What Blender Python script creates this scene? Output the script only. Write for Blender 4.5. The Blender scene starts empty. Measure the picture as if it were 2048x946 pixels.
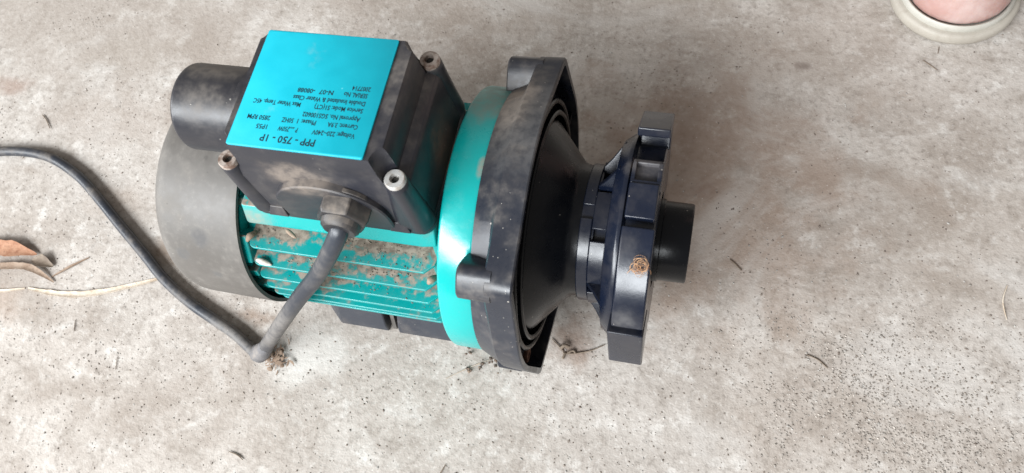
import bpy, bmesh, math, random
from math import sin, cos, pi, radians, sqrt, hypot, atan2
from mathutils import Vector, Matrix, noise
random.seed(7)
sc = bpy.context.scene
col = sc.collection
H = 9.7            # height of the motor axis above the floor, cm
CM = 0.01
def W(x, y, z):    # cm about the motor axis -> metres in the scene (floor at z = 0)
    return Vector((x * CM, y * CM, (z + H) * CM))

# ------------------------------------------------------------------ camera, light, exposure
cd = bpy.data.cameras.new('camera')
cam = bpy.data.objects.new('camera', cd); col.objects.link(cam)
RT = Vector((0.96763, 0.20274, -0.15028)); DN = Vector((0.13035, -0.91143, -0.39026)); FW = Vector((-0.21609, 0.35804, -0.90836))
m = Matrix((RT, -DN, -FW)).transposed().to_4x4()
m.translation = W(8.13, -18.62, 44.475)
cam.matrix_world = m
cd.sensor_width = 36.0
cd.lens = 1515.1 / 2048 * 36.0
cd.clip_start = 0.01; cd.clip_end = 60
cd.dof.use_dof = True; cd.dof.focus_distance = 0.50; cd.dof.aperture_fstop = 14.0
sc.camera = cam

wd = bpy.data.worlds.new('World'); sc.world = wd; wd.use_nodes = True
bg = wd.node_tree.nodes['Background']
bg.inputs['Color'].default_value = (1.0, 0.95, 0.90, 1)
bg.inputs['Strength'].default_value = 0.13

def area(name, loc, target, sx, sy, power, color):
    l = bpy.data.lights.new(name, 'AREA'); l.shape = 'RECTANGLE'; l.size = sx; l.size_y = sy
    l.energy = power; l.color = color
    o = bpy.data.objects.new(name, l); col.objects.link(o)
    o.location = loc
    o.rotation_euler = (Vector(target) - Vector(loc)).to_track_quat('-Z', 'Y').to_euler()
    return o
# daylight coming in through the open side of the carport: in front and to the left
area('daylight_opening', (-1.2, -2.4, 2.06), (-0.05, 0.0, 0.1), 3.4, 1.15, 124, (0.93, 0.97, 1.0))
# lower, more distant opening on the left side
area('side_opening', (-3.1, -1.0, 1.05), (-0.1, 0.0, 0.05), 1.8, 1.1, 34, (0.95, 0.98, 1.0))
sc.view_settings.view_transform = 'Standard'
sc.view_settings.look = 'None'
sc.view_settings.exposure = 1.15
sc.view_settings.gamma = 1.0
sc.view_settings.use_curve_mapping = False
sc.render.engine = 'CYCLES'
sc.cycles.max_bounces = 6; sc.cycles.diffuse_bounces = 3; sc.cycles.glossy_bounces = 3; sc.cycles.caustics_reflective = False; sc.cycles.caustics_refractive = False

# ------------------------------------------------------------------ materials
class NT:
    def __init__(self, name):
        self.m = bpy.data.materials.new(name); self.m.use_nodes = True
        self.t = self.m.node_tree; self.n = self.t.nodes; self.l = self.t.links
        self.b = self.n['Principled BSDF']
        self.co = self.n.new('ShaderNodeTexCoord').outputs['Object']
        self.geo = self.n.new('ShaderNodeNewGeometry')
    def link(self, a, b): self.l.new(a, b)
    def _in(self, sock, v):
        if isinstance(v, bpy.types.NodeSocket): self.l.new(v, sock)
        else: sock.default_value = v
    def noise(self, scale, detail=6, rough=0.6, dist=0.0, co=None):
        n = self.n.new('ShaderNodeTexNoise'); n.inputs['Scale'].default_value = scale
        n.inputs['Detail'].default_value = detail; n.inputs['Roughness'].default_value = rough
        n.inputs['Distortion'].default_value = dist
        self.l.new(co or self.co, n.inputs['Vector']); return n.outputs['Fac']
    def mapped(self, scale=(1, 1, 1), rot=(0, 0, 0), loc=(0, 0, 0)):
        n = self.n.new('ShaderNodeMapping'); n.inputs['Scale'].default_value = scale
        n.inputs['Rotation'].default_value = rot; n.inputs['Location'].default_value = loc
        self.l.new(self.co, n.inputs['Vector']); return n.outputs['Vector']
    def vor(self, scale, co=None, feature='F1'):
        n = self.n.new('ShaderNodeTexVoronoi'); n.inputs['Scale'].default_value = scale; n.feature = feature
        self.l.new(co or self.co, n.inputs['Vector']); return n
    def ramp(self, v, a, b, lo=0.0, hi=1.0, smooth=True):
        n = self.n.new('ShaderNodeMapRange'); n.interpolation_type = 'SMOOTHSTEP' if smooth else 'LINEAR'
        n.inputs[1].default_value = a; n.inputs[2].default_value = b
        n.inputs[3].default_value = lo; n.inputs[4].default_value = hi
        self.l.new(v, n.inputs[0]); return n.outputs[0]
    def math(self, op, a, b=0.0, c=0.0, clamp=False):
        n = self.n.new('ShaderNodeMath'); n.operation = op; n.use_clamp = clamp
        self._in(n.inputs[0], a); self._in(n.inputs[1], b); self._in(n.inputs[2], c); return n.outputs[0]
    def mix(self, f, a, b, blend='MIX'):
        n = self.n.new('ShaderNodeMix'); n.data_type = 'RGBA'; n.blend_type = blend
        self._in(n.inputs[0], f)
        for s, v in ((n.inputs[6], a), (n.inputs[7], b)):
            if isinstance(v, bpy.types.NodeSocket): self.l.new(v, s)
            else: s.default_value = (*v, 1) if len(v) == 3 else v
        return n.outputs[2]
    def sep(self, v):
        n = self.n.new('ShaderNodeSeparateXYZ'); self.l.new(v, n.inputs[0]); return n.outputs
    def bump(self, h, strength=0.3, dist=0.001, normal=None):
        n = self.n.new('ShaderNodeBump'); n.inputs['Strength'].default_value = strength
        n.inputs['Distance'].default_value = dist; self.l.new(h, n.inputs['Height'])
        if normal is not None: self.l.new(normal, n.inputs['Normal'])
        return n.outputs['Normal']
    def out(self, color=None, rough=None, normal=None, **kw):
        if color is not None: self._in(self.b.inputs['Base Color'], color if isinstance(color, bpy.types.NodeSocket) else (*color, 1))
        if rough is not None: self._in(self.b.inputs['Roughness'], rough)
        if normal is not None: self.l.new(normal, self.b.inputs['Normal'])
        for k, v in kw.items(): self._in(self.b.inputs[k], v)
        return self.m
    def specks(self, scale, size, keep):
        v = self.vor(scale)
        d = self.ramp(v.outputs['Distance'], size, size * 0.6)
        r = self.sep(v.outputs['Color'])[0]
        return self.math('MULTIPLY', d, self.math('GREATER_THAN', r, keep))

DUST = (0.36, 0.31, 0.26)
def mat_coat(name, base, base2, rough, dust=0.25, up=0.5, dirt=0.0, speck=0.8, var=0.5, spec=0.5, dustcol=DUST, micro=0.12, patches=(), root=None, blot=0.0):
    """moulded plastic or painted metal with settled dust, rubbed dirt and pale flecks"""
    t = NT(name)
    n1 = t.noise(38, 5, 0.62); n2 = t.noise(210, 4, 0.6); n3 = t.noise(14, 3, 0.5, 0.4)
    c = t.mix(t.ramp(n3, 0.35, 0.65, 0, var), base, base2)
    nz = t.sep(t.geo.outputs['True Normal'])[2]
    upm = t.ramp(nz, 0.2, 0.95)
    f1 = t.ramp(n1, 0.46, 0.74)
    film = t.math('MULTIPLY', t.math('ADD', t.math('MULTIPLY', f1, dust), t.math('MULTIPLY', t.math('MULTIPLY', upm, up), t.ramp(n1, 0.36, 0.66, 0.1, 1))), t.ramp(n2, 0.3, 0.7, 0.45, 1.0), clamp=True)
    c = t.mix(film, c, dustcol)
    P = t.sep(t.co)
    for (x, y, z, r, k, cc, sx) in patches:
        q = None
        for ax, v, s_ in ((0, x, sx), (1, y, 1.0), (2, z + H, 1.0)):
            d_ = t.math('MULTIPLY', t.math('SUBTRACT', P[ax], v * CM), 1 / s_)
            d_ = t.math('MULTIPLY', d_, d_); q = d_ if q is None else t.math('ADD', q, d_)
        q = t.math('ADD', t.math('SQRT', q), t.math('MULTIPLY', t.math('SUBTRACT', n1, 0.5), r * 1.8 * CM))
        pm = t.math('MULTIPLY', t.ramp(q, r * CM, r * 0.35 * CM), t.ramp(n2, 0.28, 0.62, k * 0.45, k))
        c = t.mix(pm, c, cc); film = t.math('MAXIMUM', film, pm)
    if blot > 0:
        bm_ = t.math('MULTIPLY', t.math('MAXIMUM', t.specks(75, 0.16, 0.72), t.specks(190, 0.13, 0.80)), blot)
        c = t.mix(bm_, c, (0.07, 0.065, 0.06))
        c = t.mix(t.math('MULTIPLY', t.ramp(n2, 0.52, 0.7), blot * 0.25), c, (0.30, 0.275, 0.245))
    if dirt > 0:
        sig = t.math('ADD', t.math('MULTIPLY', n1, 0.6), t.math('MULTIPLY', n2, 0.4))
        if root:
            rr = t.math('SQRT', t.math('ADD', t.math('MULTIPLY', P[1], P[1]), t.math('POWER', t.math('SUBTRACT', P[2], H * CM), 2.0)))
            sig = t.math('ADD', sig, t.ramp(rr, root[0] * CM, root[1] * CM, 0.15, -0.13, smooth=False))
        dm = t.math('MULTIPLY', t.ramp(nz, 0.72, 0.93), t.ramp(sig, 0.56 - 0.16 * dirt, 0.63 - 0.12 * dirt))
        soil = t.mix(t.ramp(n2, 0.35, 0.65), (0.14, 0.105, 0.08), (0.31, 0.255, 0.205))
        c = t.mix(dm, c, soil)
        film = t.math('MAXIMUM', film, dm)
    sp = t.math('MAXIMUM', t.specks(330, 0.10, 0.94 - 0.12 * speck), t.specks(120, 0.075, 0.95 - 0.14 * speck))
    if speck > 1: sp = t.math('MAXIMUM', sp, t.specks(65, 0.055, 0.62))
    sp = t.math('MULTIPLY', sp, 0.85 if speck > 0 else 0.0)
    sp = t.math('MULTIPLY', sp, t.ramp(n1, 0.42, 0.62, 0.8 if speck > 1 else 0.1, 1.0))
    c = t.mix(sp, c, (0.58, 0.54, 0.48))
    r = t.math('ADD', t.math('MULTIPLY', film, 0.55), t.ramp(n1, 0.3, 0.7, rough - 0.05, rough + 0.07), clamp=True)
    return t.out(c, r, t.bump(n2, micro, 0.0006), **{'Specular IOR Level': spec})

M = {}
BR = (0.30, 0.245, 0.20)
M['box'] = mat_coat('box_plastic', (0.014, 0.015, 0.021), (0.026, 0.027, 0.036), 0.34, 0.15, 0.16, speck=0.5,
    patches=((-5.6, 0.5, 7.8, 2.6, 0.75, (0.13, 0.085, 0.06), 0.8), (-11.5, -4.0, 11.4, 1.3, 0.55, BR, 2.2), (-17.5, 1.6, 12.4, 1.7, 0.5, (0.28, 0.24, 0.20), 1.5)))
M['cone'] = mat_coat('volute_plastic', (0.003, 0.0035, 0.005), (0.005, 0.006, 0.008), 0.27, 0.006, 0.012, speck=0.1, spec=0.22)
M['nut'] = mat_coat('nut_plastic', (0.004, 0.007, 0.017), (0.007, 0.012, 0.028), 0.25, 0.045, 0.03, speck=0.7, spec=0.55,
    patches=((5.8, 1.9, 7.0, 1.5, 0.45, (0.22, 0.2, 0.19), 1.0), (5.6, -6.4, 3.4, 1.2, 0.3, (0.25, 0.24, 0.23), 1.0)))
M['flange'] = mat_coat('flange_plastic', (0.014, 0.017, 0.026), (0.026, 0.030, 0.042), 0.30, 0.24, 0.12, speck=1.7,
    patches=((-2.2, 4.0, 8.2, 3.6, 0.9, BR, 0.5), (-1.0, 2.5, 9.2, 4.5, 0.35, (0.22, 0.21, 0.2), 1.0)))
M['cover'] = mat_coat('dusty_cover', (0.105, 0.096, 0.087), (0.135, 0.124, 0.113), 0.5, 0.35, 0.30, blot=0.45, speck=0.6, dustcol=(0.26, 0.238, 0.213),
    patches=((-20.6, -5.9, 4.9, 0.75, 0.6, (0.08, 0.08, 0.085), 1.0), (-22.3, -6.7, 3.6, 0.6, 0.6, (0.09, 0.09, 0.09), 1.0), (-20.3, -7.2, 2.2, 0.6, 0.5, (0.09, 0.09, 0.09), 1.0)))
M['teal'] = mat_coat('teal_enamel', (0.0, 0.30, 0.29), (0.002, 0.36, 0.345), 0.24, 0.06, 0.03, dirt=0.75, speck=0.3,
    patches=((-16.8, -4.4, 5.9, 1.1, 0.7, BR, 1.6), (-5.2, 0, 8, 5.5, 0.7, (0.16, 0.13, 0.1), 0.4)))
M['fin'] = mat_coat('teal_fin_enamel', (0.0, 0.26, 0.255), (0.002, 0.33, 0.32), 0.26, 0.16, 0.14, dirt=1.0, speck=0.2, dustcol=(0.22, 0.24, 0.21), root=(5.9, 7.1))
M['ring'] = mat_coat('ring_enamel', (0.0, 0.36, 0.345), (0.0, 0.40, 0.38), 0.22, 0.08, 0.02, speck=0.3, spec=0.75,
    patches=((-3.7, 5.0, 7.0, 4.2, 0.62, (0.27, 0.25, 0.21), 1.0), (-2.95, -0.6, 8.5, 0.75, 0.75, (0.34, 0.28, 0.22), 0.45)))
M['foot'] = mat_coat('foot_rubber', (0.03, 0.035, 0.048), (0.05, 0.055, 0.07), 0.40, 0.25, 0.22, speck=0.4)
M['gland'] = mat_coat('gland_nylon', (0.013, 0.013, 0.016), (0.022, 0.022, 0.026), 0.38, 0.15, 0.75, speck=0.2, dustcol=(0.27, 0.225, 0.185))
M['cable'] = mat_coat('cable_rubber', (0.016, 0.021, 0.032), (0.034, 0.04, 0.052), 0.40, 0.30, 0.20, speck=0.35,
    patches=((-18, -9, -3, 6.0, 0.55, (0.27, 0.245, 0.22), 1.0), (-24, -8.6, -9, 4.0, 0.5, (0.27, 0.245, 0.22), 1.0)))
M['sleeve'] = mat_coat('cable_sleeve_rubber', (0.12, 0.12, 0.13), (0.17, 0.16, 0.16), 0.6, 0.5, 0.4, speck=0.2)

t = NT('nameplate_print')
n1 = t.noise(60, 5); sp = t.specks(170, 0.09, 0.80)
c = t.mix(t.ramp(n1, 0.3, 0.7), (0.0, 0.385, 0.49), (0.0, 0.42, 0.53))
c = t.mix(t.math('MULTIPLY', sp, 0.45), c, (0.25, 0.72, 0.78))
c = t.mix(t.ramp(t.noise(45, 6), 0.62, 0.75, 0, 0.3), c, (0.25, 0.45, 0.46))
M['label'] = t.out(c, t.ramp(n1, 0.3, 0.7, 0.42, 0.55), t.bump(t.noise(500, 3), 0.05, 0.0004))
M['ink'] = NT('nameplate_ink').out((0.003, 0.02, 0.035), 0.6)

t = NT('zinc_screw')
n1 = t.noise(260, 5)
M['zinc'] = t.out(t.mix(t.ramp(n1, 0.4, 0.7), (0.74, 0.73, 0.71), (0.46, 0.41, 0.36)), t.ramp(n1, 0.3, 0.7, 0.25, 0.5), t.bump(n1, 0.15, 0.0004), Metallic=0.55)
t = NT('rusty_bolt')
n1 = t.noise(300, 5)
M['rust'] = t.out(t.mix(t.ramp(n1, 0.35, 0.65), (0.10, 0.045, 0.03), (0.24, 0.12, 0.08)), 0.8, t.bump(n1, 0.4, 0.0006))
t = NT('dull_screw')
n1 = t.noise(260, 5)
M['dull'] = t.out(t.mix(t.ramp(n1, 0.4, 0.65), (0.50, 0.43, 0.38), (0.20, 0.13, 0.10)), 0.5, t.bump(n1, 0.3, 0.0005), Metallic=0.35)
M['hole'] = NT('socket_dark').out((0.02, 0.018, 0.016), 0.8)

# concrete
t = NT('worn_concrete')
a = t.noise(3.2, 4, 0.62, 0.5); b = t.noise(11, 6, 0.65, 0.8); c3 = t.noise(46, 5, 0.65); d = t.noise(190, 4, 0.7); e = t.noise(700, 2, 0.6)
streak = t.noise(16, 7, 0.7, 0.6, co=t.mapped((1.0, 2.6, 1), (0, 0, radians(-32))))
c = t.mix(t.ramp(b, 0.32, 0.68), (0.345, 0.303, 0.268), (0.52, 0.482, 0.445))
c = t.mix(t.ramp(a, 0.36, 0.64, 0, 0.55), c, (0.44, 0.412, 0.382))
c = t.mix(t.ramp(streak, 0.54, 0.72, 0, 0.55), c, (0.26, 0.222, 0.19))
c = t.mix(t.ramp(streak, 0.44, 0.28, 0, 0.5), c, (0.60, 0.585, 0.56))
c = t.mix(t.ramp(c3, 0.52, 0.72, 0, 0.55), c, (0.25, 0.215, 0.185))
c = t.mix(t.ramp(c3, 0.46, 0.32, 0, 0.6), c, (0.64, 0.62, 0.59))
c = t.mix(t.ramp(d, 0.46, 0.32, 0, 0.4), c, (0.66, 0.64, 0.61))
c = t.mix(t.ramp(d, 0.5, 0.70, 0, 0.55), c, (0.19, 0.165, 0.145))
xyz = t.sep(t.co)
warp = t.noise(30, 5, 0.6)
warp2 = t.noise(17, 5, 0.6, co=t.mapped(loc=(3.1, 1.7, 0)))
def blob(x, y, r0, r1, sx=1.0, sy=1.0):
    dx = t.math('MULTIPLY', t.math('SUBTRACT', xyz[0], x * CM), 1 / sx)
    dy = t.math('MULTIPLY', t.math('SUBTRACT', xyz[1], y * CM), 1 / sy)
    q = t.math('SQRT', t.math('ADD', t.math('MULTIPLY', dx, dx), t.math('MULTIPLY', dy, dy)))
    q = t.math('ADD', q, t.math('MULTIPLY', t.math('SUBTRACT', warp, 0.5), r1 * 1.6 * CM))
    q = t.math('ADD', q, t.math('MULTIPLY', t.math('SUBTRACT', warp2, 0.5), r1 * 1.6 * CM))
    return t.ramp(q, r1 * CM, r0 * CM)
STAINS_AND_SHADE = [(9.4, 8.7, 0.2, 1.1, 1.2, 0.9, 0.75, (0.16, 0.085, 0.055)), (16.1, 20.9, 0.2, 0.9, 1.3, 0.8, 0.75, (0.14, 0.11, 0.10)),
          (9.0, 9.0, 2, 15, 1.1, 1.0, 0.60, (0.30, 0.215, 0.165)), (-57, 11.4, 0.4, 2.0, 1.6, 0.8, 0.55, (0.24, 0.14, 0.10)),  # the broad first blob paints the brown shade right of the pump into the floor
          (-38.5, 17.5, 0.5, 4.5, 0.8, 1.7, 0.40, (0.26, 0.22, 0.19)), (-46, 16, 1, 5, 2.0, 0.7, 0.30, (0.28, 0.24, 0.2)),
          (-33.6, -2.6, 0.3, 2.4, 1.5, 0.9, 0.55, (0.22, 0.15, 0.10)), (-23.8, -7.0, 0.2, 1.7, 2.0, 0.6, 0.62, (0.21, 0.135, 0.09)),
          (-47.5, -9.5, 0.5, 3.0, 1.3, 0.8, 0.45, (0.28, 0.18, 0.12)), (1.6, -4.6, 0.2, 2.4, 1.0, 1.2, 0.6, (0.22, 0.14, 0.10)),
          (-13, 21, 1, 6, 2.0, 1.0, 0.30, (0.30, 0.24, 0.20)), (20, -6, 2, 10, 1.3, 0.8, 0.40, (0.30, 0.25, 0.21)), (-22, -15, 1, 7, 1.8, 0.8, 0.25, (0.34, 0.29, 0.25)), (14, 22, 2, 9, 1.6, 0.8, 0.35, (0.32, 0.27, 0.23)), (-44, 9, 1, 7, 1.6, 0.7, 0.3, (0.33, 0.27, 0.23)), (-50, 20, 3, 16, 1.7, 0.8, 0.42, (0.31, 0.265, 0.23)), (-10, 27, 3, 12, 2.2, 0.7, 0.35, (0.33, 0.28, 0.24)),
          (27, 8, 2, 9, 1.0, 1.2, 0.25, (0.30, 0.25, 0.21)), (-41, 1.2, 0.4, 2.6, 1.6, 0.8, 0.35, (0.27, 0.2, 0.15))]
for (x, y, r0, r1, sx, sy, k, cc) in STAINS_AND_SHADE:
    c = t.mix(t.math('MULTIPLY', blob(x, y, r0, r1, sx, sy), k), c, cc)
c = t.mix(t.math('MULTIPLY', blob(-18.5, -9.3, 0.6, 3.2, 1.3, 1.0), 0.6), c, (0.66, 0.65, 0.62))   # lime bloom beside the cable
sp1 = t.specks(200, 0.13, 0.91); sp2 = t.specks(420, 0.18, 0.86)
spm = t.math('MAXIMUM', t.math('MULTIPLY', sp1, t.ramp(b, 0.35, 0.6, 0.25, 1)), t.math('MULTIPLY', sp2, t.ramp(c3, 0.4, 0.6, 0.2, 0.9)))
c = t.mix(t.math('MULTIPLY', spm, 0.5), c, (0.13, 0.105, 0.09))
sp3 = t.specks(300, 0.14, 0.86)
c = t.mix(t.math('MULTIPLY', sp3, 0.6), c, (0.72, 0.70, 0.66))
rough_patch = t.math('MAXIMUM', blob(24, -5.5, 3, 10, 1.3, 0.8), t.ramp(b, 0.56, 0.70, 0, 0.55))
vg = t.vor(360, co=None)
agg = t.math('MULTIPLY', t.ramp(vg.outputs['Distance'], 0.1, 0.75, 1, 0), rough_patch)
c = t.mix(t.math('MULTIPLY', rough_patch, t.math('MULTIPLY', t.ramp(vg.outputs['Distance'], 0.38, 0.8, 0, 0.5), t.ramp(d, 0.4, 0.62))), c, (0.19, 0.16, 0.135))
hgt = t.math('ADD', t.math('MULTIPLY', d, 0.75), t.math('MULTIPLY', e, 0.35))
hgt = t.math('SUBTRACT', hgt, t.math('MULTIPLY', vg.outputs['Distance'], 0.16))
big = t.noise(5.5, 6, 0.6, 1.1, co=t.mapped((1.0, 1.5, 1), (0, 0, radians(24)), (0.7, 0.3, 0)))
c = t.mix(t.ramp(big, 0.52, 0.70, 0, 0.55), c, (0.285, 0.24, 0.205))
c = t.mix(t.ramp(big, 0.45, 0.30, 0, 0.45), c, (0.565, 0.545, 0.52))
c = t.mix(1.0, c, (1.03, 1.015, 1.0), 'MULTIPLY')
M['concrete'] = t.out(c, t.ramp(b, 0.3, 0.7, 0.72, 0.9), t.bump(hgt, 0.40, 0.0016), **{'Specular IOR Level': 0.25})

def attr_mat(name, rough=0.9):
    t = NT(name)
    n = t.n.new('ShaderNodeAttribute'); n.attribute_name = 'Col'
    return t.out(t.mix(t.ramp(t.noise(900, 3), 0.3, 0.7, 0, 0.35), n.outputs['Color'], (0.2, 0.16, 0.13)), rough)
M['grit'] = attr_mat('grit_grains')

def organic(name, c1, c2, c3c, rough=0.75, scale=120, sss=0.0):
    t = NT(name)
    n1 = t.noise(scale, 6); n2 = t.noise(scale * 5, 4)
    c = t.mix(t.ramp(n1, 0.35, 0.65), c1, c2); c = t.mix(t.ramp(n2, 0.5, 0.75, 0, 0.6), c, c3c)
    return t.out(c, rough, t.bump(n2, 0.3, 0.0006))
M['leaf'] = organic('dry_leaf_tan', (0.34, 0.155, 0.085), (0.46, 0.25, 0.155), (0.17, 0.08, 0.05))
M['leaf2'] = organic('dry_leaf_grey', (0.24, 0.16, 0.11), (0.34, 0.25, 0.185), (0.11, 0.07, 0.05))
M['straw'] = organic('straw_pale', (0.50, 0.40, 0.30), (0.66, 0.58, 0.48), (0.30, 0.2, 0.13))
M['twig'] = organic('twig_dark', (0.15, 0.11, 0.08), (0.23, 0.18, 0.135), (0.1, 0.07, 0.055))
M['root'] = organic('root_fibre_orange', (0.46, 0.24, 0.12), (0.58, 0.36, 0.2), (0.3, 0.15, 0.08))
M['husk'] = organic('pale_husk', (0.62, 0.56, 0.48), (0.72, 0.68, 0.62), (0.35, 0.26, 0.18))
M['clog'] = organic('clog_foam_cream', (0.38, 0.345, 0.295), (0.43, 0.395, 0.34), (0.33, 0.29, 0.24), 0.6, 30)
M['clogrim'] = organic('clog_collar_white', (0.44, 0.42, 0.37), (0.48, 0.46, 0.41), (0.38, 0.36, 0.315), 0.5, 30)
t = NT('skin')
n1 = t.noise(35, 6); n2 = t.noise(420, 4)
c = t.mix(t.ramp(n1, 0.35, 0.68), (0.40, 0.235, 0.205), (0.50, 0.375, 0.345))
c = t.mix(t.ramp(n2, 0.5, 0.8, 0, 0.3), c, (0.36, 0.22, 0.19))
M['skin'] = t.out(c, 0.5, t.bump(t.noise(160, 5, 0.7, 0.5), 0.35, 0.0009), **{'Subsurface Weight': 0.12, 'Subsurface Radius': (0.01, 0.004, 0.002), 'Subsurface Scale': 0.4})

# ------------------------------------------------------------------ mesh helpers
def tag(o, label=None, cat=None, group=None, kind=None):
    for k, v in (('label', label), ('category', cat), ('group', group), ('kind', kind)):
        if v: o[k] = v
    return o
def mesh_obj(name, verts, faces, mat, parent=None, sharp=38, bevel=0.0, segs=2, smooth=True):
    me = bpy.data.meshes.new(name); me.from_pydata([tuple(v) for v in verts], [], faces); me.update()
    bm = bmesh.new(); bm.from_mesh(me); bmesh.ops.recalc_face_normals(bm, faces=bm.faces); bm.to_mesh(me); bm.free()
    return finish(name, me, mat, parent, sharp, bevel, segs, smooth)
def finish(name, me, mat, parent=None, sharp=38, bevel=0.0, segs=2, smooth=True):
    if smooth:
        me.shade_smooth()
        me.set_sharp_from_angle(angle=radians(sharp))
    me.materials.append(M[mat] if isinstance(mat, str) else mat)
    o = bpy.data.objects.new(name, me); col.objects.link(o)
    if parent: o.parent = parent
    if bevel > 0:
        b = o.modifiers.new('edge', 'BEVEL'); b.width = bevel * CM; b.segments = segs; b.limit_method = 'ANGLE'; b.angle_limit = radians(32)
        b.harden_normals = False
    return o
class MB:
    """collects verts (cm about the axis) and faces for one mesh"""
    def __init__(s): s.v = []; s.f = []
    def add(s, vs, fs):
        k = len(s.v); s.v += [W(*v) for v in vs]; s.f += [tuple(i + k for i in f) for f in fs]
    def loft(s, rings, cap0=True, cap1=True, closed=True):
        n = len(rings[0]); vs = [p for r in rings for p in r]; fs = []
        for a in range(len(rings) - 1):
            for i in range(n if closed else n - 1):
                j = (i + 1) % n
                fs.append((a * n + i, a * n + j, (a + 1) * n + j, (a + 1) * n + i))
        if cap0: fs.append(tuple(range(n))[::-1])
        if cap1: fs.append(tuple((len(rings) - 1) * n + i for i in range(n)))
        s.add(vs, fs)
    def lathe(s, prof, n=72, yc=0.0, zc=0.0, closed=False, cap0=False, cap1=False):
        rings = [[(x, yc - r * cos(2 * pi * k / n), zc + r * sin(2 * pi * k / n)) for k in range(n)] for x, r in prof]
        if closed: rings.append(rings[0]); cap0 = cap1 = False
        s.loft(rings, cap0, cap1)
    def build(s, name, mat, parent=None, **kw): return mesh_obj(name, s.v, s.f, mat, parent, **kw)
def lathe(name, mat, parent, prof, n=72, yc=0.0, zc=0.0, closed=False, cap0=False, cap1=False, **kw):
    mb = MB(); mb.lathe(prof, n, yc, zc, closed, cap0, cap1); return mb.build(name, mat, parent, **kw)
def sector(mb, f0, f1, r0, r1, x0, x1, flat=False, r1b=None, taper=0.0):
    """block between two angles about the axis (degrees up from the front horizontal)"""
    n = 1 if flat else max(1, int(abs(f1 - f0) / 5))
    ring = lambda x, ra, rb0, rb1: [(x, -ra * cos(radians(f0 + (f1 - f0) * i / n)), ra * sin(radians(f0 + (f1 - f0) * i / n))) for i in range(n + 1)] + \
        [(x, -(rb0 + (rb1 - rb0) * i / n) * cos(radians(f0 + (f1 - f0) * i / n)), (rb0 + (rb1 - rb0) * i / n) * sin(radians(f0 + (f1 - f0) * i / n))) for i in range(n, -1, -1)]
    rb = r1 if r1b is None else r1b
    mb.loft([ring(x0, r0, r1 - taper, rb - taper), ring(x1, r0, r1, rb)])
def tube(mb, pts, rad, n=8, caps=True):
    P = [Vector(p) for p in pts]; rings = []
    up = Vector((0, 0, 1)); prev = None
    for i, p in enumerate(P):
        d = (P[min(i + 1, len(P) - 1)] - P[max(i - 1, 0)]).normalized()
        if prev is None:
            a = d.cross(up)
            if a.length < 1e-3: a = d.cross(Vector((1, 0, 0)))
        else: a = prev - d * prev.dot(d)
        a.normalize(); prev = a; b = d.cross(a)
        r = rad[i] if isinstance(rad, (list, tuple)) else rad
        rings.append([tuple(p + a * (r * cos(2 * pi * k / n)) + b * (r * sin(2 * pi * k / n))) for k in range(n)])
    mb.loft(rings, caps, caps)
def spline(pts, k=8):
    P = [Vector(p) for p in pts]; out = []
    for i in range(len(P) - 1):
        p0 = P[max(i - 1, 0)]; p1 = P[i]; p2 = P[i + 1]; p3 = P[min(i + 2, len(P) - 1)]
        for j in range(k):
            u = j / k
            out.append(0.5 * ((2 * p1) + (p2 - p0) * u + (2 * p0 - 5 * p1 + 4 * p2 - p3) * u * u + (3 * p1 - p0 - 3 * p2 + p3) * u ** 3))
    out.append(P[-1]); return out
def rrect(x0, x1, y0, y1, r, z, n=5):
    pts = []
    for cx, cy, a in ((x1 - r, y1 - r, 0), (x0 + r, y1 - r, 90), (x0 + r, y0 + r, 180), (x1 - r, y0 + r, 270)):
        for i in range(n + 1):
            q = radians(a + 90 * i / n); pts.append((cx + r * cos(q), cy + r * sin(q), z))
    return pts
def empty(name, loc):
    o = bpy.data.objects.new(name, None); o.empty_display_size = 0.03; col.objects.link(o); o.location = loc; return o

# ------------------------------------------------------------------ floor
n = 60; S = 3.2
vs = []; fs = []
for j in range(n + 1):
    for i in range(n + 1):
        x = (i / n - 0.5) * S; y = (j / n - 0.5) * S
        vs.append((x, y, 0.0))
for j in range(n):
    for i in range(n):
        a = j * (n + 1) + i; fs.append((a, a + 1, a + n + 2, a + n + 1))
fl = mesh_obj('concrete_floor', vs, fs, 'concrete'); tag(fl, 'worn grey concrete floor with brown stains and grit', 'floor', kind='structure')

# ------------------------------------------------------------------ the pump
pump = empty('water_pump', (0, 0, 0))
tag(pump, 'teal and black electric water pump lying on the concrete floor', 'pump')

# fan cover (open towards the fins)
fc = [(-17.96, 7.35), (-17.96, 7.60), (-18.2, 7.62), (-22.9, 7.56)]
fc += [(-22.9 - 1.35 * sin(q), 6.21 + 1.35 * cos(q)) for q in [pi / 2 * i / 8 for i in range(1, 9)]]
fc += [(-24.25, 3.0), (-24.25, 0.3), (-24.0, 0.3), (-24.0, 6.0), (-23.0, 7.2), (-22.5, 7.3)]
fan = lathe('fan_cover', 'cover', pump, fc, n=96, closed=True)
for k in range(3):   # vent rings on the back plate
    lathe('vent_ring', 'cover', fan, [(-24.24, 1.6 + 1.5 * k), (-24.42, 1.65 + 1.5 * k), (-24.42, 2.0 + 1.5 * k), (-24.24, 2.05 + 1.5 * k)], n=64)
lathe('cooling_fan', 'cone', pump, [(-22.5, 0.5), (-22.5, 6.3), (-21.9, 6.3), (-21.9, 2.0), (-20.0, 1.6), (-20.0, 0.5)], n=48, closed=True)

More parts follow.
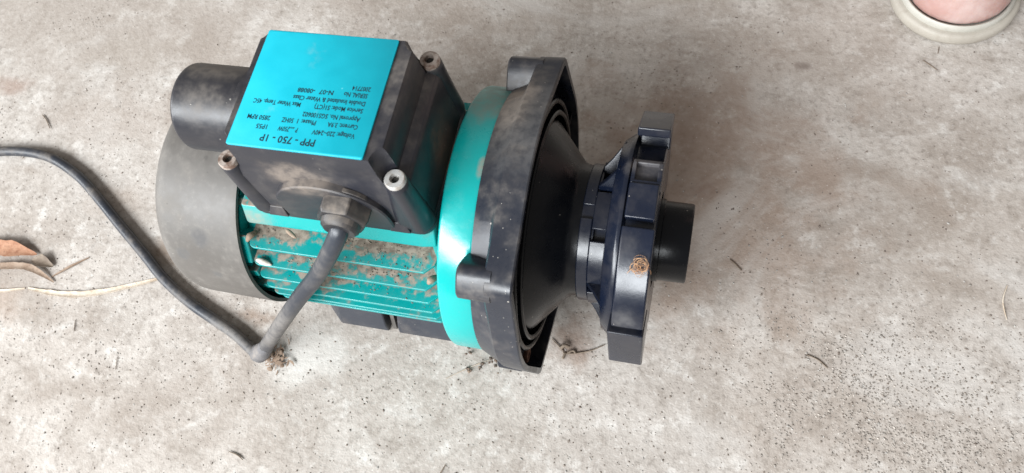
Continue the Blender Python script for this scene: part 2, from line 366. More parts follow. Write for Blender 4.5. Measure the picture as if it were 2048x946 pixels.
# motor housing
hs = lathe('motor_housing', 'teal', pump, [(-20.2, 0.5), (-20.2, 4.8), (-19.0, 5.4), (-18.3, 5.9), (-17.5, 6.0), (-6.0, 6.0), (-5.55, 6.5), (-5.2, 7.3), (-4.7, 7.9), (-4.7, 0.5)], n=72, closed=True)
hs_end = hs
def fin_mesh(z, side):
    yo = sqrt(7.27 ** 2 - z * z); yi = max(0.0, sqrt(max(5.9 ** 2 - z * z, 0.0)) - 0.25)
    x0, x1, r = -17.55, -6.0, 0.45
    pl = [(x0, yi)] + [(x0 + r - r * cos(q), yo - r + r * sin(q)) for q in [pi / 2 * i / 5 for i in range(6)]]
    pl += [(x1 - 0.1, yo), (x1 + 0.45, yo - 0.55), (x1 + 0.75, yi)]
    th = 0.11
    mb = MB(); mb.loft([[(x, side * y, z - th) for x, y in pl], [(x, side * y, z + th) for x, y in pl]]); return mb
for side in (-1, 1):
    for k in range(9):
        z = 4.33 - 1.14 * k
        fin_mesh(z, side).build('cooling_fin', 'fin', pump, bevel=0.05)
# saddle that carries the terminal box
mb = MB()
sec = [(-4.62, 5.42), (-4.62, 5.62), (-4.05, 6.75), (4.05, 6.75), (4.62, 5.62), (4.62, 5.42), (3.6, 4.6), (-3.6, 4.6)]
mb.loft([[(x, y * s, z) for y, z in sec] for x, s in ((-17.45, 0.985), (-17.3, 1.0), (-6.2, 1.0), (-5.35, 0.97))])
mb.build('saddle', 'teal', pump, bevel=0.06)
# end shield ribs seen in the gap of the fan cover
for k in range(16):
    f = -88 + 14.5 * k
    if 20 < f < 46: continue
    mb = MB(); sector(mb, f, f + 4.5, 5.3, 7.0, -19.4, -17.75); mb.build('end_rib', 'teal', pump, bevel=0.08)
mb = MB(); sector(mb, 25, 42, 5.4, 7.12, -19.0, -17.7, flat=True); mb.build('end_lug', 'teal', pump, bevel=0.1)
lathe('end_shield', 'teal', pump, [(-19.2, 5.2), (-18.9, 6.6), (-18.3, 6.7), (-18.2, 5.2)], n=64, closed=True)

# teal ring
lathe('clamp_ring', 'ring', pump, [(-4.87, 7.6), (-4.87, 8.38), (-4.80, 8.47), (-4.70, 8.5), (-2.98, 8.5), (-2.88, 8.46), (-2.85, 8.38), (-2.85, 7.6)], n=128, closed=True)

# black flange: dished plate with four bolt lugs
LUGS = [46.5, -40.5, 140.5, -130]
def hull_outline(R, lr, lR, n=220):
    out = []
    for k in range(n):
        th = 2 * pi * k / n
        # support-function hull of the disc and the lug discs, sampled by angle
        best = R
        for L in LUGS:
            a = radians(L); dth = abs((th - a + pi) % (2 * pi) - pi)
            # ray-cast against the lug disc
            q = lR * cos(dth); dd = lR * sin(dth)
            if dd < lr and q > 0: best = max(best, q + sqrt(lr * lr - dd * dd))
            # ray-cast against the common tangent
            if (R - lr) >= lR: continue
            g = math.acos((R - lr) / lR)
            pA = Vector((R * cos(g), R * sin(g))); pB = Vector((lR + lr * cos(g), lr * sin(g)))
            aA = atan2(pA.y, pA.x); aB = atan2(pB.y, pB.x)
            if aB <= dth <= aA:
                dv = Vector((cos(dth), sin(dth))); e = pB - pA
                den = dv.x * e.y - dv.y * e.x
                tt = (pA.x * e.y - pA.y * e.x) / den
                best = max(best, tt)
        out.append((th, best))
    return out
def ol(x, R, lr, lR): return [(x, -r * cos(t), r * sin(t)) for t, r in hull_outline(R, lr, lR)]
mb = MB()
rings = [ol(-2.84, 8.3, 0.3, 7.0), ol(-2.84, 8.62, 0.3, 7.0), ol(-1.75, 9.12, 0.5, 8.2), ol(-1.62, 9.22, 0.98, 9.42), ol(-1.5, 9.30, 1.06, 9.5), ol(-0.08, 9.38, 1.1, 9.52), ol(0.0, 9.32, 1.05, 9.50),
         ol(0.0, 9.02, 0.72, 9.45), ol(-1.25, 8.98, 0.68, 9.43), ol(-1.25, 6.0, 0.3, 5.0)]
mb.loft(rings, False, False)
fl_ = mb.build('mounting_flange', 'flange', pump, sharp=30)
for L in LUGS:
    a = radians(L); cy, cz = -9.42 * cos(a), 9.42 * sin(a)
    back = {46.5: -3.12, 140.5: -3.35, -40.5: -2.9, -130: -2.9}[L]
    mb = MB()
    def bossring(x, r, dn=1.0):
        pts = []
        for k in range(28):
            q = 2 * pi * k / 28
            dr, dt = r * math.copysign(abs(cos(q)) ** 0.7, cos(q)), r * math.copysign(abs(sin(q)) ** 0.55, sin(q))
            if dr < 0: dr *= 1.6
            pts.append((x, -(9.42 + dr) * cos(a) + dt * sin(a), (9.42 + dr) * sin(a) + dt * cos(a)))
        return pts
    mb.loft([bossring(back, 0.95), bossring(back + 0.1, 1.05), bossring(-1.2, 1.08)])
    mb.build('lug', 'flange', fl_, sharp=40)
    mb = MB(); mb.lathe([(-1.24, 0.62), (-1.0, 0.62), (-0.92, 0.55), (-0.92, 0.3), (-1.1, 0.25), (-1.1, 0.0)], 6, cy, cz); mb.build('bolt', 'rust', fl_)
# sealing ridges inside the dish
lathe('ridge', 'cone', fl_, [(-1.26, 8.12), (-0.42, 8.10), (-0.34, 8.02), (-0.34, 7.86), (-0.42, 7.78), (-1.26, 7.72)], n=96)
lathe('ridge', 'cone', fl_, [(-1.26, 7.42), (-0.25, 7.40), (-0.17, 7.32), (-0.17, 7.16), (-0.25, 7.08), (-1.26, 7.02)], n=96)
for L in (95, 5, -85, -175):
    mb = MB(); sector(mb, L - 1.2, L + 1.2, 8.05, 9.05, -1.24, -0.35); mb.build('rib', 'cone', fl_)

# volute cone and neck
lathe('suction_cone', 'cone', pump, [(-1.26, 6.85), (-0.55, 6.8), (-0.35, 6.7), (1.55, 4.45), (1.75, 4.28), (1.95, 4.22), (2.2, 4.18), (2.45, 4.15)], n=96, sharp=60)
nk = lathe('neck', 'nut', pump, [(2.2, 4.0), (2.35, 4.19), (3.15, 4.16), (3.2, 3.75), (4.3, 3.75), (5.2, 3.75)], n=96, sharp=30)
# castellated collar
for f0, f1, x0, x1, r in ((24, 60, 3.02, 4.02, 4.52), (69, 101, 3.02, 3.98, 4.30), (140, 176, 3.02, 4.02, 4.5), (-28, 12, 3.02, 4.02, 4.5), (-100, -60, 3.02, 4.02, 4.5), (-150, -115, 3.02, 4.02, 4.5),
                          (-80, 77, 2.32, 3.04, 4.40), (88, 250, 2.32, 3.04, 4.32)):
    mb = MB(); sector(mb, f0, f1, 3.6, r, x0, x1); mb.build('collar_tab', 'nut', nk, bevel=0.06)

# union nut
nut = lathe('union_nut', 'nut', pump, [(4.0, 3.7), (4.02, 5.75), (4.08, 5.95), (4.62, 6.38), (4.74, 6.42), (4.86, 6.40), (4.9, 6.28), (5.0, 6.1), (5.05, 6.0), (6.62, 6.0), (6.7, 5.9), (6.7, 3.0)], n=96, sharp=28)
for f in (22, -25, 106, 133, 180, 225, 270):     # webs between neck and nut
    mb = MB(); a = radians(f); ta = Vector((0, sin(a), cos(a))); ra = Vector((0, -cos(a), sin(a)))
    pr = [(3.05, 4.0), (3.05, 4.45), (3.5, 5.0), (4.25, 6.15), (4.3, 4.0)]
    mb.loft([[tuple(Vector((x, 0, 0)) + ra * r + ta * s) for x, r in pr] for s in (-0.16, 0.16)])
    mb.build('web', 'nut', nut, bevel=0.04)
for (f0, f1, r0, r1, x0, x1, r1b) in ((-13, 23.6, 5.8, 7.86, 4.78, 6.82, 7.92), (24.8, 71.5, 5.8, 7.62, 4.96, 6.76, 7.22), (75.2, 91.5, 5.8, 7.25, 5.02, 6.66, 7.25), (103.5, 106.5, 5.8, 7.0, 5.02, 6.72, 6.9),
        (117.5, 142, 7.42, 8.0, 4.98, 6.84, 7.9), (135, 141.8, 5.8, 7.5, 5.0, 6.82, 7.5), (150, 176, 5.8, 7.25, 5.0, 6.7, 7.25), (180, 215, 5.8, 7.25, 5.0, 6.7, 7.25), (225, 250, 5.8, 7.9, 4.9, 6.8, 7.9), (255, 300, 5.8, 7.25, 5.0, 6.7, 7.25), (304, 342, 5.8, 7.25, 5.0, 6.7, 7.4)):
    mb = MB(); sector(mb, f0, f1, r0, r1, x0, x1, f0 in (-13, 75.2, 117.5), r1b); mb.build('grip', 'nut', nut, bevel=0.10, segs=3)
# pocketed block: floor and three low walls
for (f0, f1, x0, x1, r) in ((91.9, 103.8, 5.02, 6.72, 6.72), (91.7, 93.3, 5.04, 6.70, 7.12), (93.2, 103.6, 5.03, 5.25, 7.08), (93.2, 103.6, 6.46, 6.71, 7.08)):
    mb = MB(); sector(mb, f0, f1, 5.8, r, x0, x1); mb.build('pocket_wall', 'nut', nut, bevel=0.04)
lathe('outlet_pipe', 'cone', pump, [(6.4, 1.9), (6.4, 2.62), (6.95, 2.6), (7.0, 2.5), (8.62, 2.48), (8.70, 2.44), (8.73, 2.38), (8.73, 1.95)], n=72, closed=True)

# terminal box
SX = (-15.56, -6.14); SY = (-3.60, 3.62)
def notched(x0, x1, y0, y1, z, r, n=5):
    pts = []
    for cx, cy, a in ((SX[1], SY[1], 'tr'), (SX[0], SY[1], 'tl'), (SX[0], SY[0], 'bl'), (SX[1], SY[0], 'br')):
        sx = 1 if 'r' in a else -1; sy = 1 if 't' in a else -1
        ex = x1 if sx > 0 else x0; ey = y1 if sy > 0 else y0
        dx = sqrt(max(r * r - (ey - cy) ** 2, 0.01)); dy = sqrt(max(r * r - (ex - cx) ** 2, 0.01))
        pa = Vector((ex - cx, -sy * dy)); pb = Vector((-sx * dx, ey - cy))
        a0 = atan2(pa.y, pa.x); a1 = atan2(pb.y, pb.x)
        dl = (a1 - a0 + pi) % (2 * pi) - pi
        arc = [(cx + r * cos(a0 + dl * i / n), cy + r * sin(a0 + dl * i / n), z) for i in range(n + 1)]
        if a in ('tl', 'br'): arc = arc[::-1]
        pts += arc
    return pts
mb = MB()
mb.loft([rrect(-16.2, -5.35, -4.22, 4.2, 0.75, 6.78), rrect(-16.12, -5.42, -4.17, 4.15, 0.75, 8.0), rrect(-15.95, -5.66, -4.0, 4.0, 0.7, 11.0), rrect(-15.86, -5.8, -3.92, 3.92, 0.66, 11.4), notched(-15.3, -6.2, -3.80, 3.72, 11.75, 0.68), notched(-15.25, -6.28, -3.74, 3.64, 12.5, 0.78), notched(-15.2, -6.35, -3.68, 3.58, 13.5, 0.80), notched(-15.1, -6.47, -3.60, 3.48, 13.70, 0.86)])
box = mb.build('terminal_box', 'box', pump, sharp=40)
mb = MB()
mb.loft([rrect(-16.4, -5.22, -4.36, 4.34, 0.8, 6.70), rrect(-16.4, -5.22, -4.36, 4.34, 0.8, 7.0), rrect(-16.25, -5.36, -4.24, 4.22, 0.75, 7.12)])
mb.build('box_skirt', 'box', box, bevel=0.03)
for ix, x in enumerate(SX):
    for iy, y in enumerate(SY):
        mb = MB()
        rings = []
        for z, r, ox in ((7.18, 0.86, 0.06), (7.8, 0.82, 0.05), (9.5, 0.72, 0.02), (10.8, 0.65, 0.0), (11.4, 0.63, 0), (11.72, 0.60, 0), (11.78, 0.56, 0), (11.78, 0.45, 0), (11.3, 0.45, 0)):
            s = 1 if ix else -1
            tin = atan2(-0.45 if iy else 0.45, -s); fl2 = (1.0 if ix else 0.2) * max(0.0, min(1.0, (11.6 - z) / 3.0)) if z > 6 else 0
            rg = []
            for k in range(32):
                q = 2 * pi * k / 32; rq = r * (1 + fl2 * max(0.0, cos(q - tin)) ** 1.3)
                rg.append((x + ox * s * (1.0 if ix else 0.2) + rq * cos(q), y + rq * sin(q), z))
            rings.append(rg)
        mb.loft(rings); mb.build('screw_post', 'box', box, sharp=45)
        # socket screw
        mb = MB()
        hx = lambda r, z, n=24: [(x + r * cos(2 * pi * k / n), y + r * sin(2 * pi * k / n), z) for k in range(n)]
        mb.loft([hx(0.56, 11.6), hx(0.56, 12.0), hx(0.51, 12.08), hx(0.27, 12.08), hx(0.25, 11.8)], True, True)
        s = mb.build('screw', 'zinc' if (ix, iy) == (1, 0) else 'dull', box, sharp=40)
        mb = MB(); mb.loft([hx(0.22, 11.82, 6), hx(0.22, 11.86, 6)]); mb.build('hex_socket', 'hole', box)
# raised half-round boss behind the gland
mb = MB()
def archpoly(rx, rz, y): return [(-10.6 + rx * cos(pi * i / 28), y, 8.4 + rz * sin(pi * i / 28)) for i in range(29)] + [(-10.6 - rx, y, 7.2), (-10.6 + rx, y, 7.2)]
mb.loft([archpoly(3.3, 3.05, -3.6), archpoly(3.3, 3.05, -4.36), archpoly(3.22, 2.97, -4.44)])
mb.build('gland_boss', 'box', box, sharp=40)
# little chamfer feet at the box corners
for x in (-14.55, -7.05):
    mb = MB(); mb.loft([[(x - 0.62, -3.7, 7.1), (x + 0.62, -3.7, 7.1), (x + 0.4, -3.7, 7.75), (x - 0.4, -3.7, 7.75)], [(x - 0.62, -4.55, 7.1), (x + 0.62, -4.55, 7.1), (x + 0.4, -4.26, 7.75), (x - 0.4, -4.26, 7.75)]]); mb.build('corner_foot', 'box', box, bevel=0.04)
# capacitor housing behind the box
cp = [(-14.9, 2.45), (-19.3, 2.45)] + [(-19.3 - 0.35 * sin(q), 2.10 + 0.35 * cos(q)) for q in [pi / 2 * i / 6 for i in range(1, 7)]] + [(-19.7, 0.6), (-19.72, 0.02)]
cap = lathe('capacitor_housing', 'box', pump, cp, n=64, zc=10.8, cap1=True)
lathe('collar', 'box', cap, [(-15.0, 2.3), (-15.0, 2.62), (-15.6, 2.60), (-15.68, 2.5), (-15.68, 2.3)], n=64, zc=10.8)

# nameplate and its print
mb = MB(); mb.loft([rrect(-14.72, -7.26, -3.60, 3.44, 0.12, 13.66, 3), rrect(-14.72, -7.26, -3.60, 3.44, 0.12, 13.80, 3), rrect(-14.68, -7.30, -3.56, 3.40, 0.10, 13.83, 3)])
plate = mb.build('nameplate', 'label', pump, sharp=50)
tag(plate, 'bright cyan nameplate printed with the motor data upside down')
def text(s, x0, x1, y, h):
    """one printed word group; it reads from +x to -x, its letters stand towards -y"""
    cu = bpy.data.curves.new('t', 'FONT'); cu.body = s; cu.size = 1.0; cu.offset = 0.022; cu.resolution_u = 2
    to = bpy.data.objects.new('t', cu); col.objects.link(to)
    me = bpy.data.meshes.new_from_object(to.evaluated_get(bpy.context.evaluated_depsgraph_get()))
    bpy.data.objects.remove(to); bpy.data.curves.remove(cu)
    xs = [v.co.x for v in me.vertices]; a, b = min(xs), max(xs); k = (x0 - x1) / (b - a)
    for v in me.vertices:
        v.co = W(x0 - (v.co.x - a) * k, y - (v.co.y) * h / 0.72, 13.835)
    me.name = 'lettering'
    finish('lettering', me, 'ink', plate, smooth=False)
T = [('PPP - 750 - 1P', -9.93, -12.95, -2.86, 0.40),
     ('Voltage: 220~240V', -7.98, -10.28, -2.31, 0.27), ('P     750W', -11.08, -12.16, -2.31, 0.27), ('out', -11.27, -11.6, -2.29, 0.13), ('1P55', -12.77, -13.38, -2.31, 0.27),
     ('Current: 3.9A', -7.98, -9.60, -1.80, 0.27), ('Phase: 1', -10.24, -11.26, -1.80, 0.27), ('50HZ', -11.47, -12.12, -1.80, 0.27), ('2850 RPM', -12.78, -14.05, -1.80, 0.27),
     ('Approval No. SGS100602', -7.98, -11.11, -1.36, 0.27),
     ('Service Mode: S1(CT)', -7.98, -10.62, -0.86, 0.27), ('Max Water Temp. 45C', -11.40, -14.05, -0.86, 0.27),
     ('Double Insulated & Water Class', -7.98, -11.95, -0.44, 0.27),
     ('SERIAL No', -7.98, -9.28, 0.02, 0.27), ('N-07', -9.86, -10.64, 0.02, 0.27), ('-08088', -10.88, -11.84, 0.02, 0.27),
     ('2007714', -7.93, -8.93, 0.42, 0.27)]
for a_ in T: text(*a_)

# cable gland
gx, gz = -9.45, 9.55
def gring(y, r, n=6, ph=0.0, dz=0.0): return [(gx + r * cos(2 * pi * k / n + ph), y, gz + dz + r * sin(2 * pi * k / n + ph)) for k in range(n)]
mb = MB(); mb.loft([gring(-4.0, 1.5), gring(-5.15, 1.5), gring(-5.4, 1.36)]); gl = mb.build('cable_gland', 'gland', pump, bevel=0.07)
mb = MB(); mb.loft([gring(-5.3, 1.12, 24), gring(-5.7, 1.05, 24, dz=-0.03), gring(-5.88, 0.86, 24, dz=-0.05), gring(-5.88, 0.5, 24, dz=-0.05)]); mb.build('gland_dome', 'gland', gl, sharp=40)
mb = MB(); mb.loft([gring(-4.0, 1.62, 32), gring(-4.3, 1.62, 32)]); mb.build('washer', 'gland', gl, bevel=0.05)

# power cable: gland -> floor -> out of the left edge
air = [(gx, -5.2, gz - 0.05), (gx - 0.15, -5.95, gz - 0.35), (-10.75, -6.7, 7.3), (-12.3, -7.2, 4.9), (-14.45, -7.85, 2.0), (-17.5, -8.75, -2.4), (-20.3, -9.45, -6.6), (-21.55, -9.85, -8.35), (-22.2, -9.95, -8.95), (-22.95, -9.65, -9.16)]
ground = [(-24.73, -8.72, -9.2), (-26.82, -7.91, -9.2), (-29.51, -6.86, -9.2), (-32.46, -5.36, -9.2), (-35.17, -3.53, -9.2), (-38.65, -1.24, -9.2), (-41.61, 0.76, -9.2), (-44.58, 2.61, -9.2), (-47.94, 3.99, -9.2), (-50.9, 4.41, -9.2), (-54.11, 4.12, -9.2), (-58, 3.2, -9.2), (-64, 1.8, -9.2), (-72, 1.0, -9.2)]
pts = spline(air + ground, 8)
mb = MB(); tube(mb, pts, [0.53 if i < 50 else max(0.44, 0.53 - 0.004 * (i - 50)) for i in range(len(pts))], 16); cb = mb.build('power_cable', 'cable', pump, sharp=60)
sl = spline(air[5:9], 8)[9:]
mb = MB(); tube(mb, sl, [0.54] + [0.55 + 0.14 * min(1.0, i / 7) + 0.035 * sin(i * 2.3) + 0.03 * sin(i * 5.1) for i in range(len(sl) - 2)] + [0.5], 16); mb.build('cable_sleeve', 'sleeve', cb, sharp=60)

bmn = bpy.data.objects['cable_sleeve'].data
for v in bmn.vertices:
    q = noise.noise_vector(v.co * 260) * 0.0007; v.co += q
# foot under the motor
ft = MB(); ft.loft([[(-17.2, -4.6, -9.68), (-8.0, -4.6, -9.68), (-8.0, 4.6, -9.68), (-17.2, 4.6, -9.68)], [(-17.2, -4.0, -5.0), (-8.0, -4.0, -5.0), (-8.0, 4.0, -5.0), (-17.2, 4.0, -5.0)]])
foot = ft.build('motor_foot', 'foot', pump, bevel=0.1)
for sgn in (-1, 1):
    for (xa, xb, cut) in ((-16.5, -12.55, 1), (-11.75, -7.3, 0)):
        mb = MB()
        def fr(s, inner):
            return None
        lo = [(xa - 1.2 * cut, sgn * 4.5), (xa - 1.2 * cut, sgn * 5.3), (xa + 0.0 * cut, sgn * 6.35), (xb, sgn * 6.35), (xb, sgn * 4.5)]
        mi = [(xa - 1.0 * cut, sgn * 4.4), (xa - 1.0 * cut, sgn * 5.2), (xa + 0.15, sgn * 6.25), (xb, sgn * 6.25), (xb, sgn * 4.4)]
        hi = [(xa + 0.4 * cut, sgn * 3.9), (xa + 0.4 * cut, sgn * 4.3), (xa + 0.7, sgn * 5.1), (xb, sgn * 5.1), (xb, sgn * 3.9)]
        mb.loft([[(x, y, -9.69) for x, y in lo], [(x, y, -8.7) for x, y in mi], [(x, y, -5.4) for x, y in hi]])
        mb.build('foot_block', 'foot', foot, bevel=0.1)
    mb = MB(); mb.loft([[(-12.3, sgn * 4.4, -9.68), (-12.0, sgn * 4.4, -9.68), (-12.0, sgn * 6.1, -9.68), (-12.3, sgn * 6.1, -9.68)], [(-12.3, sgn * 4.0, -6.4), (-12.0, sgn * 4.0, -6.4), (-12.0, sgn * 4.8, -6.4), (-12.3, sgn * 4.8, -6.4)]]); mb.build('foot_rib', 'cover', foot)

# ------------------------------------------------------------------ grains
def grains(name, items, mat='grit', parent=None):
    """items: (x,y,z,r,colour) in cm about the axis; little irregular octahedra in one mesh"""
    vs, fs, cs = [], [], []
    for (x, y, z, r, cc) in items:
        k = len(vs); a = random.random() * pi; e = random.uniform(0.6, 1.7); hgt = random.uniform(0.45, 0.9)
        for (dx, dy, dz) in ((1, 0, 0), (0, 1, 0), (-1, 0, 0), (0, -1, 0), (0, 0, 1), (0, 0, -0.6)):
            j = random.uniform(0.75, 1.25)
            px, py = dx * r * e * j, dy * r * j
            vs.append(W(x + px * cos(a) - py * sin(a), y + px * sin(a) + py * cos(a), z + dz * r * hgt * j)); cs.append(cc)
        for i in range(4):
            fs.append((k + i, k + (i + 1) % 4, k + 4)); fs.append((k + (i + 1) % 4, k + i, k + 5))
    me = bpy.data.meshes.new(name); me.from_pydata([tuple(v) for v in vs], [], fs); me.update()
    at = me.color_attributes.new('Col', 'FLOAT_COLOR', 'POINT')
    for i, cc in enumerate(cs): at.data[i].color = (*cc, 1)
    return finish(name, me, mat, parent, smooth=False)
def gcol():
    q = random.random()
    if q < 0.5: v = random.uniform(0.14, 0.26); return (v * 1.1, v * 0.92, v * 0.78)
    if q < 0.62: v = random.uniform(0.10, 0.16); return (v * 1.15, v * 0.9, v * 0.75)
    v = random.uniform(0.3, 0.52); return (v, v * 0.95, v * 0.88)
its = []
while len(its) < 7000:
    x = random.uniform(-62, 36); y = random.uniform(-26, 32)
    dens = 0.16 + 1.0 * max(0, 1 - hypot((x - 24) / 13, (y + 5) / 7)) + 0.55 * max(0, noise.noise(Vector((x * 0.13, y * 0.13, 3.0))))
    dens += 0.25 * max(0, 1 - hypot((x + 28) / 22, (y + 12) / 7)) - 0.12 * (y > 10)
    if random.random() > dens: continue
    r = random.choice((0.035, 0.045, 0.055, 0.07)) * random.uniform(0.7, 1.4)
    its.append((x, y, -H + r * 0.15, r, gcol()))
k = 0
while k < 2600:
    x = 23 + random.gauss(0, 5.5); y = -5.5 + random.gauss(0, 3.6)
    if noise.noise(Vector((x * 0.22, y * 0.3, 9.0))) + random.uniform(-0.3, 0.3) < -0.05: continue
    r = random.uniform(0.03, 0.085); k += 1
    v = random.choice((0.2, 0.26, 0.32, 0.38, 0.46)) * random.uniform(0.8, 1.2)
    its.append((x, y, -H + r * 0.1, r, (v, v * 0.9, v * 0.8)))
tag(grains('floor_grit', its), 'fine sand and grit scattered over the concrete floor', 'grit', kind='stuff')
its = []
for k in range(700):     # sand lying on the fins and the saddle lip
    lev = random.choice((4.33, 3.19, 2.05, 0.91, 4.33, 3.19))
    yo = sqrt(7.2 ** 2 - lev ** 2); yi = sqrt(max(6.0 ** 2 - lev ** 2, 0))
    x = random.uniform(-17.2, -6.1)
    if noise.noise(Vector((x * 0.45, lev * 2.1, 0.5))) < -0.12: continue
    r = random.uniform(0.02, 0.06)
    y = -(yi + (yo - 0.02 - yi) * random.random() ** 1.7)
    cc = random.choice(((0.16, 0.12, 0.09), (0.2, 0.155, 0.12), (0.3, 0.25, 0.2), (0.1, 0.075, 0.06)))
    its.append((x, y, lev + 0.11 + r * 0.35, r, cc))
d_ = grains('settled_dirt', its, parent=pump); d_['kind'] = 'stuff'

# ------------------------------------------------------------------ litter
def blade(name, mat, pts, w, curl=0.25, z0=0.1, parent=None, th=0.035, seed=0):
    """a leaf or straw strip with thickness: centre line pts (x,y[,dz]), widths w, arched across"""
    P = spline([(p[0], p[1], (p[2] if len(p) > 2 else 0)) for p in pts], 6); n_ = len(P); rings = []
    rnd = random.Random(seed)
    for i, p in enumerate(P):
        d = (P[min(i + 1, n_ - 1)] - P[max(i - 1, 0)]); d.z = 0; d.normalize(); s = Vector((-d.y, d.x, 0))
        u = i / (n_ - 1) * (len(w) - 1); a = int(min(u, len(w) - 2)); ww = w[a] + (w[a + 1] - w[a]) * (u - a)
        ring = []
        prof = [(-1, 0.9 + rnd.uniform(-0.2, 0.2)), (-0.5, 0.25), (0, 0.0), (0.5, 0.2), (1, 0.7 + rnd.uniform(-0.2, 0.2))]
        ww *= 1 + rnd.uniform(-0.12, 0.12)
        for (q, hh) in prof: ring.append((p.x + s.x * q * ww, p.y + s.y * q * ww, -H + z0 + p.z + hh * curl * ww + th))
        for (q, hh) in prof[::-1]: ring.append((p.x + s.x * q * ww, p.y + s.y * q * ww, -H + z0 + p.z + hh * curl * ww - th))
        rings.append(ring)
    mb = MB(); mb.loft(rings); return mb.build(name, mat, parent, sharp=60)
L1 = blade('dry_leaf', 'leaf', [(-54, -6.0, 0.1), (-51, -5.3, 0.3), (-48.2, -4.9, 0.5), (-45.6, -4.9, 0.12)], [0.3, 0.95, 0.75, 0.05], 0.22, 0.1, seed=1, th=0.02)
tag(L1, 'orange-tan curled dry leaf at the left edge below the cable', 'leaf', 'dry leaves on the floor')
L2 = blade('dry_leaf', 'leaf2', [(-51, -7.0, 0.1), (-48, -6.4, 0.3), (-45.5, -6.2, 0.35), (-42.9, -7.0, 0.05)], [0.1, 0.34, 0.3, 0.05], 0.3, 0.05, seed=2, th=0.02)
tag(L2, 'narrow grey-brown dry leaf lying below the orange-tan leaf', 'leaf', 'dry leaves on the floor')
L3 = blade('dry_leaf', 'twig', [(-45.9, -5.5, 0.05), (-44.8, -5.45, 0.25), (-43.6, -5.7, 0.1)], [0.1, 0.55, 0.1], 0.6, 0.05, seed=3)
tag(L3, 'small dark brown leaf scrap touching the tip of the orange-tan leaf', 'leaf', 'dry leaves on the floor')
L4 = blade('dry_leaf', 'leaf2', [(-43.4, -6.6, 0.0), (-42.0, -5.5, 0.1), (-40.6, -4.4, 0.05)], [0.03, 0.12, 0.03], 0.4, 0.03, seed=4)
tag(L4, 'thin brown stalk scrap right of the dry leaves', 'leaf', 'dry leaves on the floor')
S1 = blade('dry_grass_blade', 'straw', [(-45.1, -7.9), (-42.86, -7.95), (-40.45, -7.76), (-38.24, -7.19), (-36.15, -6.42), (-34.0, -5.5), (-32.6, -4.8)], [0.06, 0.24, 0.27, 0.26, 0.2, 0.14, 0.05], 0.35, 0.04, seed=5)
tag(S1, 'long pale dry grass blade curving towards the cable', 'grass blade')
S2 = blade('dry_grass_blade', 'straw', [(-54, -9.9), (-50, -9.1), (-47.8, -8.6), (-45.4, -7.95)], [0.1, 0.14, 0.16, 0.05], 0.35, 0.04, seed=6)
tag(S2, 'short pale straw at the left edge under the leaves', 'grass blade')

# crumbled leaves where the cable touches the floor
vs = MB()
rl = random.Random(11)
for k in range(60):
    cx, cy = -20.8 + rl.gauss(0, 0.4), -10.0 + rl.gauss(0, 0.5); a = rl.uniform(0, pi); ln = rl.uniform(0.25, 0.75); ww = rl.choice((0.03, 0.04, 0.08, 0.16)); tz = rl.uniform(-0.3, 0.5); z0 = -H + rl.uniform(0.08, 0.4)
    rings = []
    for i in range(5):
        u = i / 4 - 0.5; w_ = ww * (1 - (2 * u) ** 2) + 0.015; bend = 0.5 * u * u
        c0 = (cx + cos(a) * u * ln - sin(a) * bend * ln, cy + sin(a) * u * ln + cos(a) * bend * ln, z0 + tz * u * ln)
        s = (-sin(a), cos(a))
        rings.append([(c0[0] + s[0] * w_, c0[1] + s[1] * w_, c0[2]), (c0[0], c0[1], c0[2] + w_ * 0.25), (c0[0] - s[0] * w_, c0[1] - s[1] * w_, c0[2] + w_ * tz), (c0[0], c0[1], c0[2] + w_ * 0.25 - 0.03)])
    vs.loft(rings)
o = vs.build('leaf_crumbs', 'leaf2', None, sharp=60); tag(o, 'crumbled dry leaf bits heaped where the cable meets the floor', 'leaf litter', kind='stuff')

def twig(label, pts, r, mat='twig', name='twig', group='loose twigs on the floor', side=None):
    P = spline([(p[0], p[1], -H + r + 0.02 + (p[2] if len(p) > 2 else 0)) for p in pts], 5)
    rr = [0.62 * r * (0.6 + 0.5 * sin(pi * (i + 1) / (len(P) + 1))) * random.uniform(0.85, 1.15) for i in range(len(P))]
    mb = MB(); tube(mb, P, rr, 6)
    o = mb.build(name, mat, None, sharp=70); tag(o, label, 'twig', group); return o
twig('short dark twig on bare floor right of the outlet pipe', [(11.85, 3.2), (12.3, 2.85), (12.75, 2.45)], 0.075)
twig('thin brown twig on the gritty floor at lower right', [(17.6, -3.1), (18.4, -3.35), (19.05, -3.85)], 0.06)
twig('pale curved straw near the right edge', [(30.4, 4.0), (30.1, 2.8), (30.3, 1.5)], 0.07, 'straw')
twig('tiny dark splinter touching the sole of the clog', [(26.06, 23.7), (25.98, 23.05)], 0.055)
twig('thin splinter lying in front of the clog', [(24.9, 22.3), (25.4, 21.9), (25.95, 21.45)], 0.05)
twig('small bent twig above the cable at far left', [(-52.0, 8.6), (-51.3, 8.1), (-50.5, 7.3)], 0.08)
twig('small upright splinter below the grass blade', [(-39.4, -9.8), (-39.05, -10.75)], 0.05)
twig('thin splinter lower left of the cable bend', [(-34.3, -12.1), (-34.0, -13.1)], 0.04)
twig('short brown twig at the bottom edge left of the pump', [(-22.2, -17.3), (-21.5, -17.4), (-20.95, -17.65)], 0.075)
twig('tiny twig at the bottom edge below the flange', [(-5.85, -15.1), (-6.1, -15.8)], 0.07)
